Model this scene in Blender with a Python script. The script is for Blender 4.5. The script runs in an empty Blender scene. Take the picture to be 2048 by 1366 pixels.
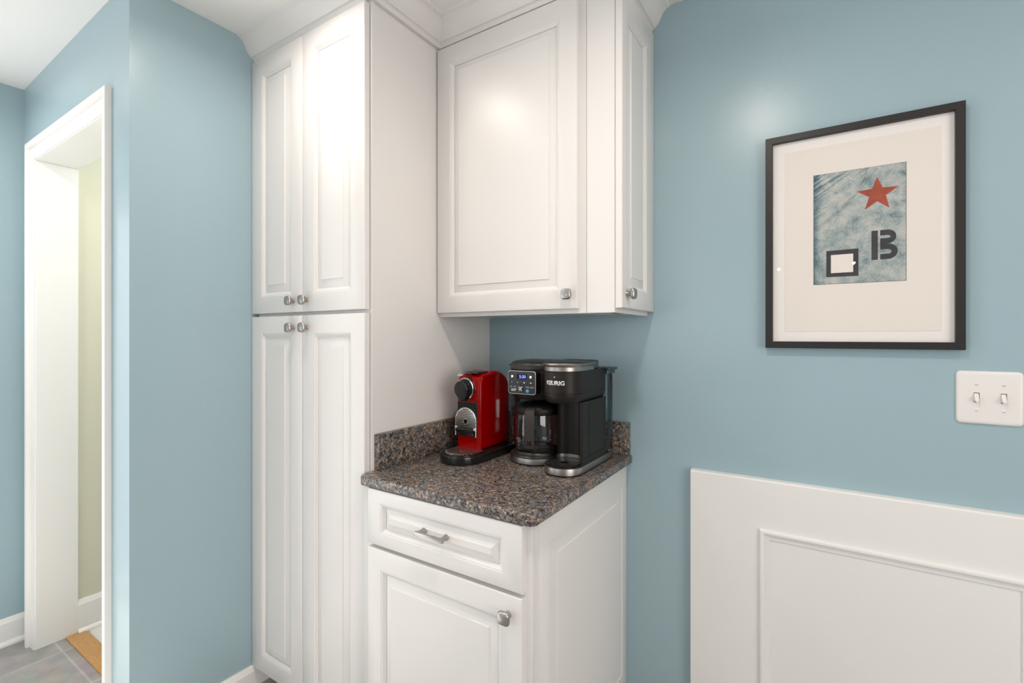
import bpy, bmesh, math
from math import sin, cos, pi, radians as R
from mathutils import Vector, Matrix

SC = bpy.context.scene
COL = SC.collection

# ------------------------------------------------------------------ camera
cam_data = bpy.data.cameras.new('camera')
cam = bpy.data.objects.new('camera', cam_data)
COL.objects.link(cam)
cam.location = (0, 0, 1.306)
cam.rotation_euler = (R(90), 0, R(32.834))
cam_data.sensor_width = 36
cam_data.lens = 959.4 * 36 / 2048
cam_data.shift_y = -11 / 2048
cam_data.clip_start = 0.02
SC.camera = cam

# ------------------------------------------------------------------ world, sun, daylight and fill lights, exposure
SC.view_settings.view_transform = 'Standard'
SC.view_settings.look = 'None'
SC.view_settings.gamma = 1
SC.view_settings.use_curve_mapping = False
SC.view_settings.exposure = -0.68
SC.cycles.use_denoising = True

world = bpy.data.worlds.new('sky')
SC.world = world
world.use_nodes = True
wn = world.node_tree.nodes
wn['Background'].inputs['Color'].default_value = (0.80, 0.90, 1.0, 1)
wn['Background'].inputs['Strength'].default_value = 2.0


def light(name, kind, loc, energy, color, rot=(0, 0, 0), **kw):
    d = bpy.data.lights.new(name, kind)
    d.energy = energy
    d.color = color
    for k, v in kw.items():
        setattr(d, k, v)
    o = bpy.data.objects.new(name, d)
    COL.objects.link(o)
    o.location = loc
    o.rotation_euler = rot
    return o


sun_dir = Vector((0.66, 0.14, -0.78)).normalized()
sun = light('sun', 'SUN', (-6, -1, 5), 32.0, (1.0, 0.96, 0.9), angle=R(0.6))
sun.rotation_euler = sun_dir.to_track_quat('-Z', 'Y').to_euler()
# patio door daylight on the left; unseen fill light added behind the camera
light('patio_daylight', 'AREA', (-2.86, -0.55, 1.05), 26, (0.97, 0.94, 0.91), (0, R(-108), 0),
      shape='RECTANGLE', size=1.9, size_y=1.5)
light('rear_fill', 'AREA', (-1.75, -3.3, 1.5), 17, (0.97, 0.95, 0.92), (R(90), 0, 0),
      shape='RECTANGLE', size=2.0, size_y=1.4)
light('side_fill', 'AREA', (2.34, -0.6, 1.4), 68, (1.0, 0.875, 0.80), (0, R(90), 0),  # unseen fill added from the right for the cabinet end faces
      shape='RECTANGLE', size=1.4, size_y=2.0)
WARM = (1.0, 0.90, 0.81)
for i, (x, y, e) in enumerate([(-0.24, 0.60, 12.0), (-1.27, 0.685, 5.8), (0.9, 0.62, 4), (1.3, -1.3, 1.5), (-2.45, 0.02, 12)]):  # first pair are recessed cans; the rest are unseen fill added for brightness
    light('recessed_and_fill_light', 'AREA', (x, y, 2.385), e, WARM, (0, 0, 0), shape='DISK', size=0.11, spread=R(163))
# chandelier bulbs of the dining end, behind the camera
for p in ((-0.32, -1.67, 1.9), (0.22, -1.57, 1.9)):
    light('chandelier_bulb', 'POINT', p, 0.6, (1.0, 0.74, 0.45), shadow_soft_size=0.012)
# unseen fill added to light the hall beyond the doorway
light('hall_fill', 'POINT', (-2.25, 1.55, 2.0), 36, (1.0, 0.95, 0.90), shadow_soft_size=0.12)


# ------------------------------------------------------------------ materials
def newmat(name):
    m = bpy.data.materials.new(name)
    m.use_nodes = True
    nt = m.node_tree
    return m, nt, nt.nodes['Principled BSDF']


def mat(name, col, rough=0.5, metal=0.0, bump=0.0, bscale=200.0, coat=0.0, spec=0.5, vary=0.0, vscale=3.0, aniso=None):
    m, nt, b = newmat(name)
    b.inputs['Base Color'].default_value = (*col, 1)
    b.inputs['Roughness'].default_value = rough
    b.inputs['Metallic'].default_value = metal
    b.inputs['Specular IOR Level'].default_value = spec
    b.inputs['Coat Weight'].default_value = coat
    b.inputs['Coat Roughness'].default_value = 0.05
    tc = nt.nodes.new('ShaderNodeTexCoord')
    mp = nt.nodes.new('ShaderNodeMapping')
    nt.links.new(tc.outputs['Object'], mp.inputs['Vector'])
    if aniso:
        mp.inputs['Scale'].default_value = aniso
    n = nt.nodes.new('ShaderNodeTexNoise')
    n.inputs['Scale'].default_value = bscale
    n.inputs['Detail'].default_value = 3
    nt.links.new(mp.outputs['Vector'], n.inputs['Vector'])
    if bump:
        bp = nt.nodes.new('ShaderNodeBump')
        bp.inputs['Strength'].default_value = bump
        bp.inputs['Distance'].default_value = 0.002
        nt.links.new(n.outputs['Fac'], bp.inputs['Height'])
        nt.links.new(bp.outputs['Normal'], b.inputs['Normal'])
    if vary:
        v = nt.nodes.new('ShaderNodeTexNoise')
        v.inputs['Scale'].default_value = vscale
        v.inputs['Detail'].default_value = 4
        nt.links.new(mp.outputs['Vector'], v.inputs['Vector'])
        mx = nt.nodes.new('ShaderNodeMix')
        mx.data_type = 'RGBA'
        mx.inputs['A'].default_value = (*[c * (1 - vary) for c in col], 1)
        mx.inputs['B'].default_value = (*[min(1, c * (1 + vary)) for c in col], 1)
        nt.links.new(v.outputs['Fac'], mx.inputs['Factor'])
        nt.links.new(mx.outputs['Result'], b.inputs['Base Color'])
    return m


M = {}
M['cab'] = mat('cabinet_white_paint', (0.775, 0.755, 0.735), 0.32, bump=0.02, bscale=60, vary=0.015, vscale=6)
M['trim'] = mat('trim_white_paint', (0.83, 0.82, 0.80), 0.36, bump=0.05, bscale=90, vary=0.015)
M['blue'] = mat('blue_wall_paint', (0.345, 0.475, 0.525), 0.29, bump=0.10, bscale=170, vary=0.02, vscale=2)
M['yellow'] = mat('yellow_wall_paint', (0.64, 0.62, 0.49), 0.55, bump=0.06, bscale=150)
M['ceil'] = mat('ceiling_white_paint', (0.90, 0.885, 0.865), 0.6, bump=0.04, bscale=120)
M['nickel'] = mat('brushed_nickel', (0.43, 0.405, 0.385), 0.33, 1.0, bump=0.05, bscale=900)
M['chrome'] = mat('chrome', (0.82, 0.82, 0.82), 0.09, 1.0)
M['steel'] = mat('brushed_steel', (0.36, 0.335, 0.315), 0.34, 1.0, bump=0.06, bscale=400, aniso=(1, 1, 12))
M['perf'] = mat('satin_steel', (0.74, 0.70, 0.66), 0.30, 1.0, bump=0.02, bscale=300)
M['red'] = mat('red_gloss_plastic', (0.25, 0.0, 0.0002), 0.11, coat=0.03, spec=0.2)
M['black'] = mat('black_matte_plastic', (0.0120, 0.0090, 0.0070), 0.42, bump=0.06, bscale=900, spec=0.28)
M['blackgl'] = mat('black_gloss_plastic', (0.010, 0.010, 0.010), 0.16)
M['dark'] = mat('dark_grey_plastic', (0.022, 0.020, 0.019), 0.34, bump=0.05, bscale=700)
M['handle'] = mat('carafe_handle_plastic', (0.040, 0.034, 0.030), 0.33, bump=0.03, bscale=700)
M['panel'] = mat('charcoal_panel', (0.024, 0.025, 0.030), 0.45)
M['screen'] = mat('display_glass', (0.004, 0.005, 0.015), 0.08)
M['ink'] = mat('white_print', (0.78, 0.78, 0.76), 0.5)
M['greyink'] = mat('grey_print', (0.30, 0.30, 0.31), 0.5)
M['inkblack'] = mat('black_print', (0.004, 0.004, 0.004), 0.9, spec=0.1)
M['bluedot'] = mat('blue_button', (0.05, 0.38, 0.62), 0.4)
M['framewood'] = mat('black_wood_frame', (0.016, 0.013, 0.012), 0.42, bump=0.05, bscale=120, aniso=(1, 1, 8))
M['mat'] = mat('white_mount_board', (0.85, 0.81, 0.785), 0.9, bump=0.02, bscale=600)
M['paper'] = mat('cream_art_paper', (0.80, 0.745, 0.69), 0.9, bump=0.05, bscale=300, vary=0.01, vscale=20)
M['darkink'] = mat('dark_plate_ink', (0.045, 0.043, 0.047), 0.8, vary=0.5, vscale=60)
M['plate'] = mat('switch_white_plastic', (0.82, 0.795, 0.77), 0.35)
M['slot'] = mat('switch_slot', (0.12, 0.11, 0.10), 0.7)
M['wood'] = mat('threshold_oak', (0.50, 0.27, 0.09), 0.4, vary=0.3, vscale=30, aniso=(1, 8, 1))
M['rawwood'] = mat('raw_wood', (0.45, 0.16, 0.03), 0.7, vary=0.2, vscale=60)
M['under'] = mat('cabinet_underside_lit_blue', (0.74, 0.84, 0.87), 0.3)  # pale blue lifted so the shaded underside looks lit
M['hallfloor'] = mat('pale_hall_floor', (0.66, 0.66, 0.65), 0.4, vary=0.05)


def emis(name, col, strength):
    m, nt, b = newmat(name)
    b.inputs['Base Color'].default_value = (*col, 1)
    b.inputs['Emission Color'].default_value = (*col, 1)
    b.inputs['Emission Strength'].default_value = strength
    return m


M['digits'] = emis('blue_digits', (0.22, 0.30, 1.0), 2.0)
M['led'] = emis('white_indicator', (1.0, 0.95, 0.88), 0.9)


def glass(name, col=(1, 1, 1), rough=0.0, ior=1.45):
    m, nt, b = newmat(name)
    b.inputs['Base Color'].default_value = (*col, 1)
    b.inputs['Roughness'].default_value = rough
    b.inputs['IOR'].default_value = ior
    b.inputs['Transmission Weight'].default_value = 1.0
    return m


M['glass'] = glass('carafe_glass', (0.97, 0.97, 0.97))
M['smoke'] = glass('smoky_tank_plastic', (0.62, 0.62, 0.62), 0.03, 1.3)
M['tank'] = glass('blue_grey_tank_plastic', (0.55, 0.72, 0.76), 0.05, 1.3)
M['tanklid'] = mat('blue_grey_tank_lid', (0.02, 0.05, 0.065), 0.2)


def pane_mat():
    # picture glass: clear, reflects a little
    m = bpy.data.materials.new('picture_glass')
    m.use_nodes = True
    nt = m.node_tree
    for n in list(nt.nodes):
        nt.nodes.remove(n)
    out = nt.nodes.new('ShaderNodeOutputMaterial')
    tr = nt.nodes.new('ShaderNodeBsdfTransparent')
    gl = nt.nodes.new('ShaderNodeBsdfGlossy')
    gl.inputs['Roughness'].default_value = 0.0
    fr = nt.nodes.new('ShaderNodeFresnel')
    fr.inputs['IOR'].default_value = 1.45
    mx = nt.nodes.new('ShaderNodeMixShader')
    ge = nt.nodes.new('ShaderNodeNewGeometry')
    inv = nt.nodes.new('ShaderNodeMath')
    inv.operation = 'SUBTRACT'
    inv.inputs[0].default_value = 1.0
    nt.links.new(ge.outputs['Backfacing'], inv.inputs[1])
    mu = nt.nodes.new('ShaderNodeMath')
    mu.operation = 'MULTIPLY'
    nt.links.new(fr.outputs[0], mu.inputs[0])
    nt.links.new(inv.outputs[0], mu.inputs[1])
    nt.links.new(mu.outputs[0], mx.inputs[0])
    nt.links.new(tr.outputs[0], mx.inputs[1])
    nt.links.new(gl.outputs[0], mx.inputs[2])
    nt.links.new(mx.outputs[0], out.inputs[0])
    return m


M['pane'] = pane_mat()


def granite():
    m, nt, b = newmat('brown_granite')
    L = nt.links.new
    N = nt.nodes.new
    tc = N('ShaderNodeTexCoord')

    def noise(scale, detail, rough, dist=0.0):
        n = N('ShaderNodeTexNoise')
        n.inputs['Scale'].default_value = scale
        n.inputs['Detail'].default_value = detail
        n.inputs['Roughness'].default_value = rough
        n.inputs['Distortion'].default_value = dist
        L(tc.outputs['Object'], n.inputs['Vector'])
        return n

    def ramp(src, stops, interp='LINEAR'):
        cr = N('ShaderNodeValToRGB')
        cr.color_ramp.interpolation = interp
        e = cr.color_ramp.elements
        for i, (p, c) in enumerate(stops):
            el = e[i] if i < 2 else e.new(p)
            el.position = p
            el.color = (*c, 1)
        L(src, cr.inputs[0])
        return cr

    def mix(fac, a_, b_):
        mx = N('ShaderNodeMix')
        mx.data_type = 'RGBA'
        L(fac, mx.inputs['Factor'])
        L(a_, mx.inputs['A'])
        L(b_, mx.inputs['B'])
        return mx.outputs['Result']

    grain = noise(100, 6, 0.70, 0.8)
    warm = ramp(grain.outputs['Fac'], [(0.33, (0.012, 0.011, 0.011)), (0.40, (0.050, 0.044, 0.040)), (0.455, (0.135, 0.100, 0.080)), (0.52, (0.205, 0.155, 0.122)),
                                       (0.58, (0.285, 0.215, 0.168)), (0.66, (0.46, 0.37, 0.30))])
    cool = ramp(grain.outputs['Fac'], [(0.33, (0.012, 0.013, 0.015)), (0.42, (0.055, 0.058, 0.066)), (0.49, (0.125, 0.122, 0.125)), (0.57, (0.20, 0.192, 0.19)),
                                       (0.68, (0.36, 0.33, 0.31))])
    where = noise(48, 4, 0.62, 0.4)
    sel = ramp(where.outputs['Fac'], [(0.47, (0, 0, 0)), (0.55, (1, 1, 1))])
    col = mix(sel.outputs[0], warm.outputs[0], cool.outputs[0])
    # black mica
    fl = noise(125, 4, 0.62, 0.9)
    flm = ramp(fl.outputs['Fac'], [(0.555, (0, 0, 0)), (0.585, (1, 1, 1))])
    blk = N('ShaderNodeRGB')
    blk.outputs[0].default_value = (0.013, 0.012, 0.013, 1)
    col = mix(flm.outputs[0], col, blk.outputs[0])
    # pale feldspar crystals
    v2 = N('ShaderNodeTexVoronoi')
    v2.inputs['Scale'].default_value = 230
    L(tc.outputs['Object'], v2.inputs['Vector'])
    s2 = N('ShaderNodeSeparateColor')
    L(v2.outputs['Color'], s2.inputs[0])
    pm = ramp(s2.outputs['Green'], [(0.0, (0, 0, 0)), (0.968, (1, 1, 1))], 'CONSTANT')
    pale = N('ShaderNodeRGB')
    pale.outputs[0].default_value = (0.46, 0.38, 0.31, 1)
    col = mix(pm.outputs[0], col, pale.outputs[0])
    L(col, b.inputs['Base Color'])
    b.inputs['Roughness'].default_value = 0.30
    return m


M['granite'] = granite()


def tiles():
    m, nt, b = newmat('grey_stone_tile')
    L = nt.links.new
    N = nt.nodes.new
    tc = N('ShaderNodeTexCoord')
    br = N('ShaderNodeTexBrick')
    br.offset = 0
    br.inputs['Color1'].default_value = (0.30, 0.275, 0.25, 1)
    br.inputs['Color2'].default_value = (0.34, 0.31, 0.28, 1)
    br.inputs['Mortar'].default_value = (0.42, 0.40, 0.38, 1)
    br.inputs['Scale'].default_value = 1
    br.inputs['Mortar Size'].default_value = 0.004
    br.inputs['Brick Width'].default_value = 0.33
    br.inputs['Row Height'].default_value = 0.33
    L(tc.outputs['Object'], br.inputs['Vector'])
    n = N('ShaderNodeTexNoise')
    n.inputs['Scale'].default_value = 14
    n.inputs['Detail'].default_value = 6
    L(tc.outputs['Object'], n.inputs['Vector'])
    mx = N('ShaderNodeMix')
    mx.data_type = 'RGBA'
    mx.blend_type = 'OVERLAY'
    mx.inputs['Factor'].default_value = 0.5
    L(br.outputs['Color'], mx.inputs['A'])
    L(n.outputs['Color'], mx.inputs['B'])
    hs = N('ShaderNodeHueSaturation')
    hs.inputs['Saturation'].default_value = 0.5
    L(mx.outputs['Result'], hs.inputs['Color'])
    L(hs.outputs[0], b.inputs['Base Color'])
    b.inputs['Roughness'].default_value = 0.4
    return m


M['tile'] = tiles()


def art_mat():
    # etched plate: pale grey and teal, scratched towards the upper left, inky along the left edge
    m, nt, b = newmat('teal_grey_etching')
    L = nt.links.new
    N = nt.nodes.new
    tc = N('ShaderNodeTexCoord')

    def noise(vec, scale, detail, rough, dist=0.0):
        n = N('ShaderNodeTexNoise')
        n.inputs['Scale'].default_value = scale
        n.inputs['Detail'].default_value = detail
        n.inputs['Roughness'].default_value = rough
        n.inputs['Distortion'].default_value = dist
        L(vec, n.inputs['Vector'])
        return n.outputs['Fac']

    def math(op, a_, b_):
        n = N('ShaderNodeMath')
        n.operation = op
        for i, v in enumerate((a_, b_)):
            if isinstance(v, (int, float)):
                n.inputs[i].default_value = v
            else:
                L(v, n.inputs[i])
        return n.outputs[0]

    def rng(v, a_, b_):
        n = N('ShaderNodeMapRange')
        n.inputs['From Min'].default_value = a_
        n.inputs['From Max'].default_value = b_
        L(v, n.inputs['Value'])
        return n.outputs[0]

    O = tc.outputs['Object']
    big = noise(O, 30, 8, 0.68, 0.25)
    fine = noise(O, 420, 4, 0.75)
    rot = N('ShaderNodeMapping')
    rot.inputs['Rotation'].default_value = (0, R(33), 0)
    L(O, rot.inputs['Vector'])
    scl = N('ShaderNodeMapping')
    scl.inputs['Scale'].default_value = (9, 1, 170)
    L(rot.outputs['Vector'], scl.inputs['Vector'])
    strokes = noise(scl.outputs['Vector'], 1, 3, 0.6)
    sx = N('ShaderNodeSeparateXYZ')
    L(O, sx.inputs[0])
    ul = rng(math('SUBTRACT', sx.outputs['Z'], sx.outputs['X']), 0.10, 0.24)      # upper left
    left = rng(sx.outputs['X'], -0.080, -0.1005)                                 # left edge
    v = math('ADD', math('MULTIPLY', math('SUBTRACT', big, 0.5), 0.80), 0.53)
    v = math('ADD', v, math('MULTIPLY', math('SUBTRACT', fine, 0.5), 0.62))
    v = math('ADD', v, math('MULTIPLY', math('MULTIPLY', math('SUBTRACT', strokes, 0.52), 0.95), ul))
    v = math('SUBTRACT', v, math('MULTIPLY', math('MULTIPLY', left, big), 0.42))
    cr = N('ShaderNodeValToRGB')
    L(v, cr.inputs[0])
    e = cr.color_ramp.elements
    e[0].position, e[0].color = 0.26, (0.032, 0.070, 0.092, 1)
    e[1].position, e[1].color = 0.68, (0.56, 0.56, 0.525, 1)
    for p, col in ((0.38, (0.12, 0.19, 0.215)), (0.46, (0.26, 0.325, 0.335)), (0.55, (0.41, 0.445, 0.43))):
        el = e.new(p)
        el.color = (*col, 1)
    L(cr.outputs[0], b.inputs['Base Color'])
    b.inputs['Roughness'].default_value = 0.9
    return m


M['art'] = art_mat()
M['star'] = mat('rust_red_ink', (0.36, 0.065, 0.030), 0.8, vary=0.45, vscale=70)


# ------------------------------------------------------------------ mesh helpers
def V(*a):
    return Vector(a)


def finish(name, bm, m, parent=None, smooth=32, origin=None):
    """Link a bmesh (in world coordinates) as ONE object; children keep the place of their top-level root."""
    root = parent
    while root is not None and root.parent is not None:
        root = root.parent
    off = Vector(root.location) if root is not None else (Vector(origin) if origin else Vector((0, 0, 0)))
    if off.length:
        bmesh.ops.translate(bm, verts=bm.verts, vec=-off)
    bmesh.ops.recalc_face_normals(bm, faces=bm.faces)
    me = bpy.data.meshes.new(name)
    bm.to_mesh(me)
    bm.free()
    for mm in (m if isinstance(m, (list, tuple)) else [m]):
        me.materials.append(mm)
    if smooth:
        for p in me.polygons:
            p.use_smooth = True
        me.set_sharp_from_angle(angle=R(smooth))
    o = bpy.data.objects.new(name, me)
    COL.objects.link(o)
    if parent is not None:
        o.parent = parent
    elif origin:
        o.location = origin
    return o


def thing(name, label, cat, loc, group=None):
    o = bpy.data.objects.new(name, None)
    o.empty_display_size = 0.05
    COL.objects.link(o)
    o.location = loc
    o['label'] = label
    o['category'] = cat
    if group:
        o['group'] = group
    return o


def struct(name, bm, m, parent=None, smooth=0, origin=None):
    o = finish(name, bm, m, parent, smooth, origin)
    if parent is None:
        o['kind'] = 'structure'
    return o


def nb():
    return bmesh.new()


def add_box(bm, x0, x1, y0, y1, z0, z1, bev=0.0, seg=2, mi=0, T=None):
    t = bmesh.new()
    vs = [t.verts.new(p) for p in ((x0, y0, z0), (x1, y0, z0), (x1, y1, z0), (x0, y1, z0),
                                   (x0, y0, z1), (x1, y0, z1), (x1, y1, z1), (x0, y1, z1))]
    for f in ((0, 3, 2, 1), (4, 5, 6, 7), (0, 1, 5, 4), (1, 2, 6, 5), (2, 3, 7, 6), (3, 0, 4, 7)):
        t.faces.new([vs[i] for i in f])
    if bev:
        bmesh.ops.bevel(t, geom=list(t.edges), offset=bev, segments=seg, profile=0.5, affect='EDGES')
    merge(bm, t, T, mi)


def merge(bm, t, T=None, mi=0):
    if T is not None:
        bmesh.ops.transform(t, matrix=T, verts=t.verts)
    mp = {}
    for v in t.verts:
        mp[v] = bm.verts.new(v.co)
    for f in t.faces:
        try:
            nf = bm.faces.new([mp[v] for v in f.verts])
            nf.material_index = mi
        except ValueError:
            pass
    t.free()


def loft(bm, loops, cap0=True, cap1=True, closed=True, T=None, mi=0):
    rows = []
    for lp in loops:
        rows.append([bm.verts.new(T @ Vector(p) if T is not None else Vector(p)) for p in lp])
    n = len(rows[0])
    fs = []
    for a, b in zip(rows, rows[1:]):
        for i in range(n if closed else n - 1):
            j = (i + 1) % n
            fs.append(bm.faces.new((a[i], a[j], b[j], b[i])))
    if cap0 and closed:
        fs.append(bm.faces.new(rows[0][::-1]))
    if cap1 and closed:
        fs.append(bm.faces.new(rows[-1]))
    for f in fs:
        f.material_index = mi
    return rows


def inset(pts, d):
    """Offset a CCW 2D outline inward by d (mitred)."""
    n = len(pts)
    out = []
    for i in range(n):
        p0, p, p1 = Vector(pts[i - 1]), Vector(pts[i]), Vector(pts[(i + 1) % n])
        e0 = (p - p0)
        e1 = (p1 - p)
        if e0.length < 1e-9 or e1.length < 1e-9:
            out.append(tuple(p))
            continue
        e0.normalize()
        e1.normalize()
        n0 = Vector((-e0.y, e0.x))
        n1 = Vector((-e1.y, e1.x))
        k = 1 + n0.dot(n1)
        out.append(tuple(p + (n0 + n1) * (d / max(k, 0.35))))
    return out


def prism(bm, pts, z0, z1, bot=0.0, top=0.0, seg=3, T=None, mi=0, cap0=True, cap1=True):
    loops = []
    if bot:
        for k in range(seg):
            a = k / seg * pi / 2
            loops.append([(x, y, z0 + bot * (1 - cos(a))) for x, y in inset(pts, bot * (1 - sin(a)))])
    loops.append([(x, y, z0 + bot) for x, y in pts])
    loops.append([(x, y, z1 - top) for x, y in pts])
    if top:
        for k in range(1, seg + 1):
            a = k / seg * pi / 2
            loops.append([(x, y, z1 - top * (1 - sin(a))) for x, y in inset(pts, top * (1 - cos(a)))])
    loft(bm, loops, cap0, cap1, True, T, mi)


def arc(cx, cy, r, a0, a1, n):
    return [(cx + r * cos(a0 + (a1 - a0) * i / n), cy + r * sin(a0 + (a1 - a0) * i / n)) for i in range(n + 1)]


def circ(cx, cy, r, n=40):
    return arc(cx, cy, r, 0, 2 * pi, n)[:-1]


def rrect(x0, x1, y0, y1, r, n=5):
    return (arc(x1 - r, y0 + r, r, -pi / 2, 0, n) + arc(x1 - r, y1 - r, r, 0, pi / 2, n) +
            arc(x0 + r, y1 - r, r, pi / 2, pi, n) + arc(x0 + r, y0 + r, r, pi, 1.5 * pi, n))


def dshape(cx, cy, r, yback, n=28, rb=0.008):
    """Half round front (towards -y), straight sides to yback."""
    return (arc(cx, cy, r, pi, 2 * pi, n) + arc(cx + r - rb, yback - rb, rb, 0, pi / 2, 3) +
            arc(cx - r + rb, yback - rb, rb, pi / 2, pi, 3))


def lathe(bm, prof, cx, cy, n=48, T=None, mi=0, cap0=True, cap1=True):
    loft(bm, [[(cx + r * cos(2 * pi * i / n), cy + r * sin(2 * pi * i / n), z) for i in range(n)] for r, z in prof],
         cap0, cap1, True, T, mi)


def tube(bm, path, r, n=10, T=None, mi=0):
    path = [Vector(p) for p in path]
    loops = []
    up = Vector((0.01, 0.02, 1)).normalized()
    for i, p in enumerate(path):
        t = (path[min(i + 1, len(path) - 1)] - path[max(i - 1, 0)]).normalized()
        u = up if abs(t.dot(up)) < 0.95 else Vector((1, 0, 0))
        a = t.cross(u).normalized()
        b = t.cross(a).normalized()
        rr = r[i] if isinstance(r, (list, tuple)) else r
        loops.append([p + a * rr * cos(2 * pi * k / n) + b * rr * sin(2 * pi * k / n) for k in range(n)])
    loft(bm, loops, True, True, True, T, mi)


def FRONT(x, y, z):
    """Local x right, local y up, local z towards the viewer in front (-Y)."""
    return Matrix(((1, 0, 0, x), (0, 0, -1, y), (0, 1, 0, z), (0, 0, 0, 1)))


def SIDE(x, y, z):
    """Local x = +Y, local y up, local z towards +X."""
    return Matrix(((0, 0, 1, x), (1, 0, 0, y), (0, 1, 0, z), (0, 0, 0, 1)))


def EXTX(x):
    """Profile (y, z) extruded along +X from x."""
    return Matrix(((0, 0, 1, x), (1, 0, 0, 0), (0, 1, 0, 0), (0, 0, 0, 1)))


def rect_loop(w, h, ins, d):
    l, r, b, t = ins
    return [(l, b, d), (w - r, b, d), (w - r, h - t, d), (l, h - t, d)]


def raised_panel(bm, w, h, T, t=0.02, stile=(0.06, 0.06, 0.06, 0.06), ramp=0.024, slots='l'):
    """Cabinet door or drawer front: bevelled slab, ogee frame edge, raised field; an open joint on the sides named in slots
    (l, r, b, t). Local z = 0 is the front face."""
    prof = [(None, 0.0, -t), (None, 0.0, -0.003), (None, 0.0012, -0.0008), (None, 0.003, 0.0)]
    prof += [('s', 0.0, 0.0), ('s', 0.0012, -0.0012), ('s', 0.005, -0.0018), ('s', 0.0095, -0.0058), ('s', 0.0125, -0.0078),
             ('s', 0.01385, -0.0086), ('s', 0.0139, -0.0130), ('g', 0.01394, -0.0130), ('g', 0.0140, -0.0092),
             ('s', 0.0158 + ramp * 0.93, -0.0027), ('s', 0.0158 + ramp * 0.96, -0.0012), ('s', 0.0158 + ramp, -0.0006)]
    loops = []
    for k, d, z in prof:
        ins = [(st if k else 0) + d + (0.0011 if k == 'g' and side in slots else 0) for side, st in zip('lrbt', stile)]
        loops.append(rect_loop(w, h, ins, z))
    loft(bm, loops, True, True, True, T)


def sq(half, e=5.0, n=24):
    out = []
    for i in range(n):
        a = 2 * pi * i / n
        c, s = cos(a), sin(a)
        out.append((half * math.copysign(abs(c) ** (2 / e), c), half * math.copysign(abs(s) ** (2 / e), s)))
    return out


def knob_bm(T):
    bm = nb()
    loops = []
    for z, h, e in ((0, 0.0085, 2.0), (0.002, 0.0082, 2.0), (0.006, 0.0072, 2.0), (0.0100, 0.0076, 2.2), (0.0122, 0.0100, 2.6),
                    (0.0140, 0.0130, 3.2), (0.0165, 0.0152, 3.6), (0.0200, 0.0163, 3.8), (0.0235, 0.0157, 3.8), (0.0262, 0.0136, 3.8),
                    (0.0268, 0.0128, 3.8)):
        loops.append([(x, y, z) for x, y in sq(h, e)])
    loft(bm, loops, True, True, True, T)
    return bm


def text_bm(s, size, T, depth=0.0005, offset=0.0, bend=None, width=None, aspect=None):
    cu = bpy.data.curves.new('lettering', 'FONT')
    cu.body = s
    cu.size = 1.0
    cu.align_x = 'CENTER'
    cu.align_y = 'CENTER'
    cu.offset = offset
    cu.extrude = 0.0
    ob = bpy.data.objects.new('lettering', cu)
    COL.objects.link(ob)
    dg = bpy.context.evaluated_depsgraph_get()
    dg.update()
    me = bpy.data.meshes.new_from_object(ob.evaluated_get(dg))
    bm = nb()
    bm.from_mesh(me)
    bpy.data.objects.remove(ob)
    bpy.data.curves.remove(cu)
    bpy.data.meshes.remove(me)
    xs = [v.co.x for v in bm.verts]
    ys = [v.co.y for v in bm.verts]
    cx, cy = (min(xs) + max(xs)) / 2, (min(ys) + max(ys)) / 2
    sy = size / (max(ys) - min(ys))
    sx = width / (max(xs) - min(xs)) if width else sy
    for v in bm.verts:
        v.co = Vector(((v.co.x - cx) * sx, (v.co.y - cy) * sy, 0))
    r = bmesh.ops.extrude_face_region(bm, geom=list(bm.faces))
    for g in r['geom']:
        if isinstance(g, bmesh.types.BMVert):
            g.co.z += depth
    if bend:
        for v in bm.verts:
            a = v.co.x / bend
            rr = bend + v.co.z
            v.co = Vector((rr * sin(a), v.co.y, rr * cos(a) - bend))
    bmesh.ops.transform(bm, matrix=T, verts=bm.verts)
    return bm


# ------------------------------------------------------------------ main measures
YB = 1.6212      # blue back wall
XN = -1.788      # blue wall left of the pantry cabinet
YD = 0.6011      # blue wall with the doorway
XF = -2.907      # far left blue wall
CEIL = 2.404
XT = -1.1547     # right side of the pantry cabinet
XR = 2.40        # right wall
YR = -3.40       # wall behind the camera

# ------------------------------------------------------------------ the room
bm = nb()
add_box(bm, XN, XR + 0.12, YB, YB + 0.12, 0, 2.5)
struct('wall_back', bm, M['blue'])

bm = nb()
add_box(bm, XN - 0.10, XN, YD, YB + 0.12, 0, 2.5)
struct('wall_niche', bm, M['blue'])

DX0, DX1, DZ = -2.74, -2.005, 2.036   # doorway in the left wall
bm = nb()
add_box(bm, XF - 0.12, DX0 - 0.012, YD, YD + 0.134, 0, 2.5)
add_box(bm, DX1 + 0.012, XN - 0.10, YD, YD + 0.134, 0, 2.5)
add_box(bm, DX0 - 0.012, DX1 + 0.012, YD, YD + 0.134, DZ + 0.012, 2.5)
struct('wall_doorway', bm, M['blue'])

# far left wall with the patio door opening
bm = nb()
add_box(bm, XF - 0.12, XF, 0.35, YD, 0, 2.5)
add_box(bm, XF - 0.12, XF, YR, -1.35, 0, 2.5)
add_box(bm, XF - 0.12, XF, -1.35, 0.35, 2.08, 2.5)
struct('wall_left', bm, M['blue'])

bm = nb()
add_box(bm, XR, XR + 0.12, YR, -1.6, 0, 2.5)
add_box(bm, XR, XR + 0.12, 0.4, YB, 0, 2.5)
add_box(bm, XR, XR + 0.12, -1.6, 0.4, 0, 0.7)
add_box(bm, XR, XR + 0.12, -1.6, 0.4, 2.1, 2.5)
struct('wall_right', bm, M['blue'])

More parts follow.
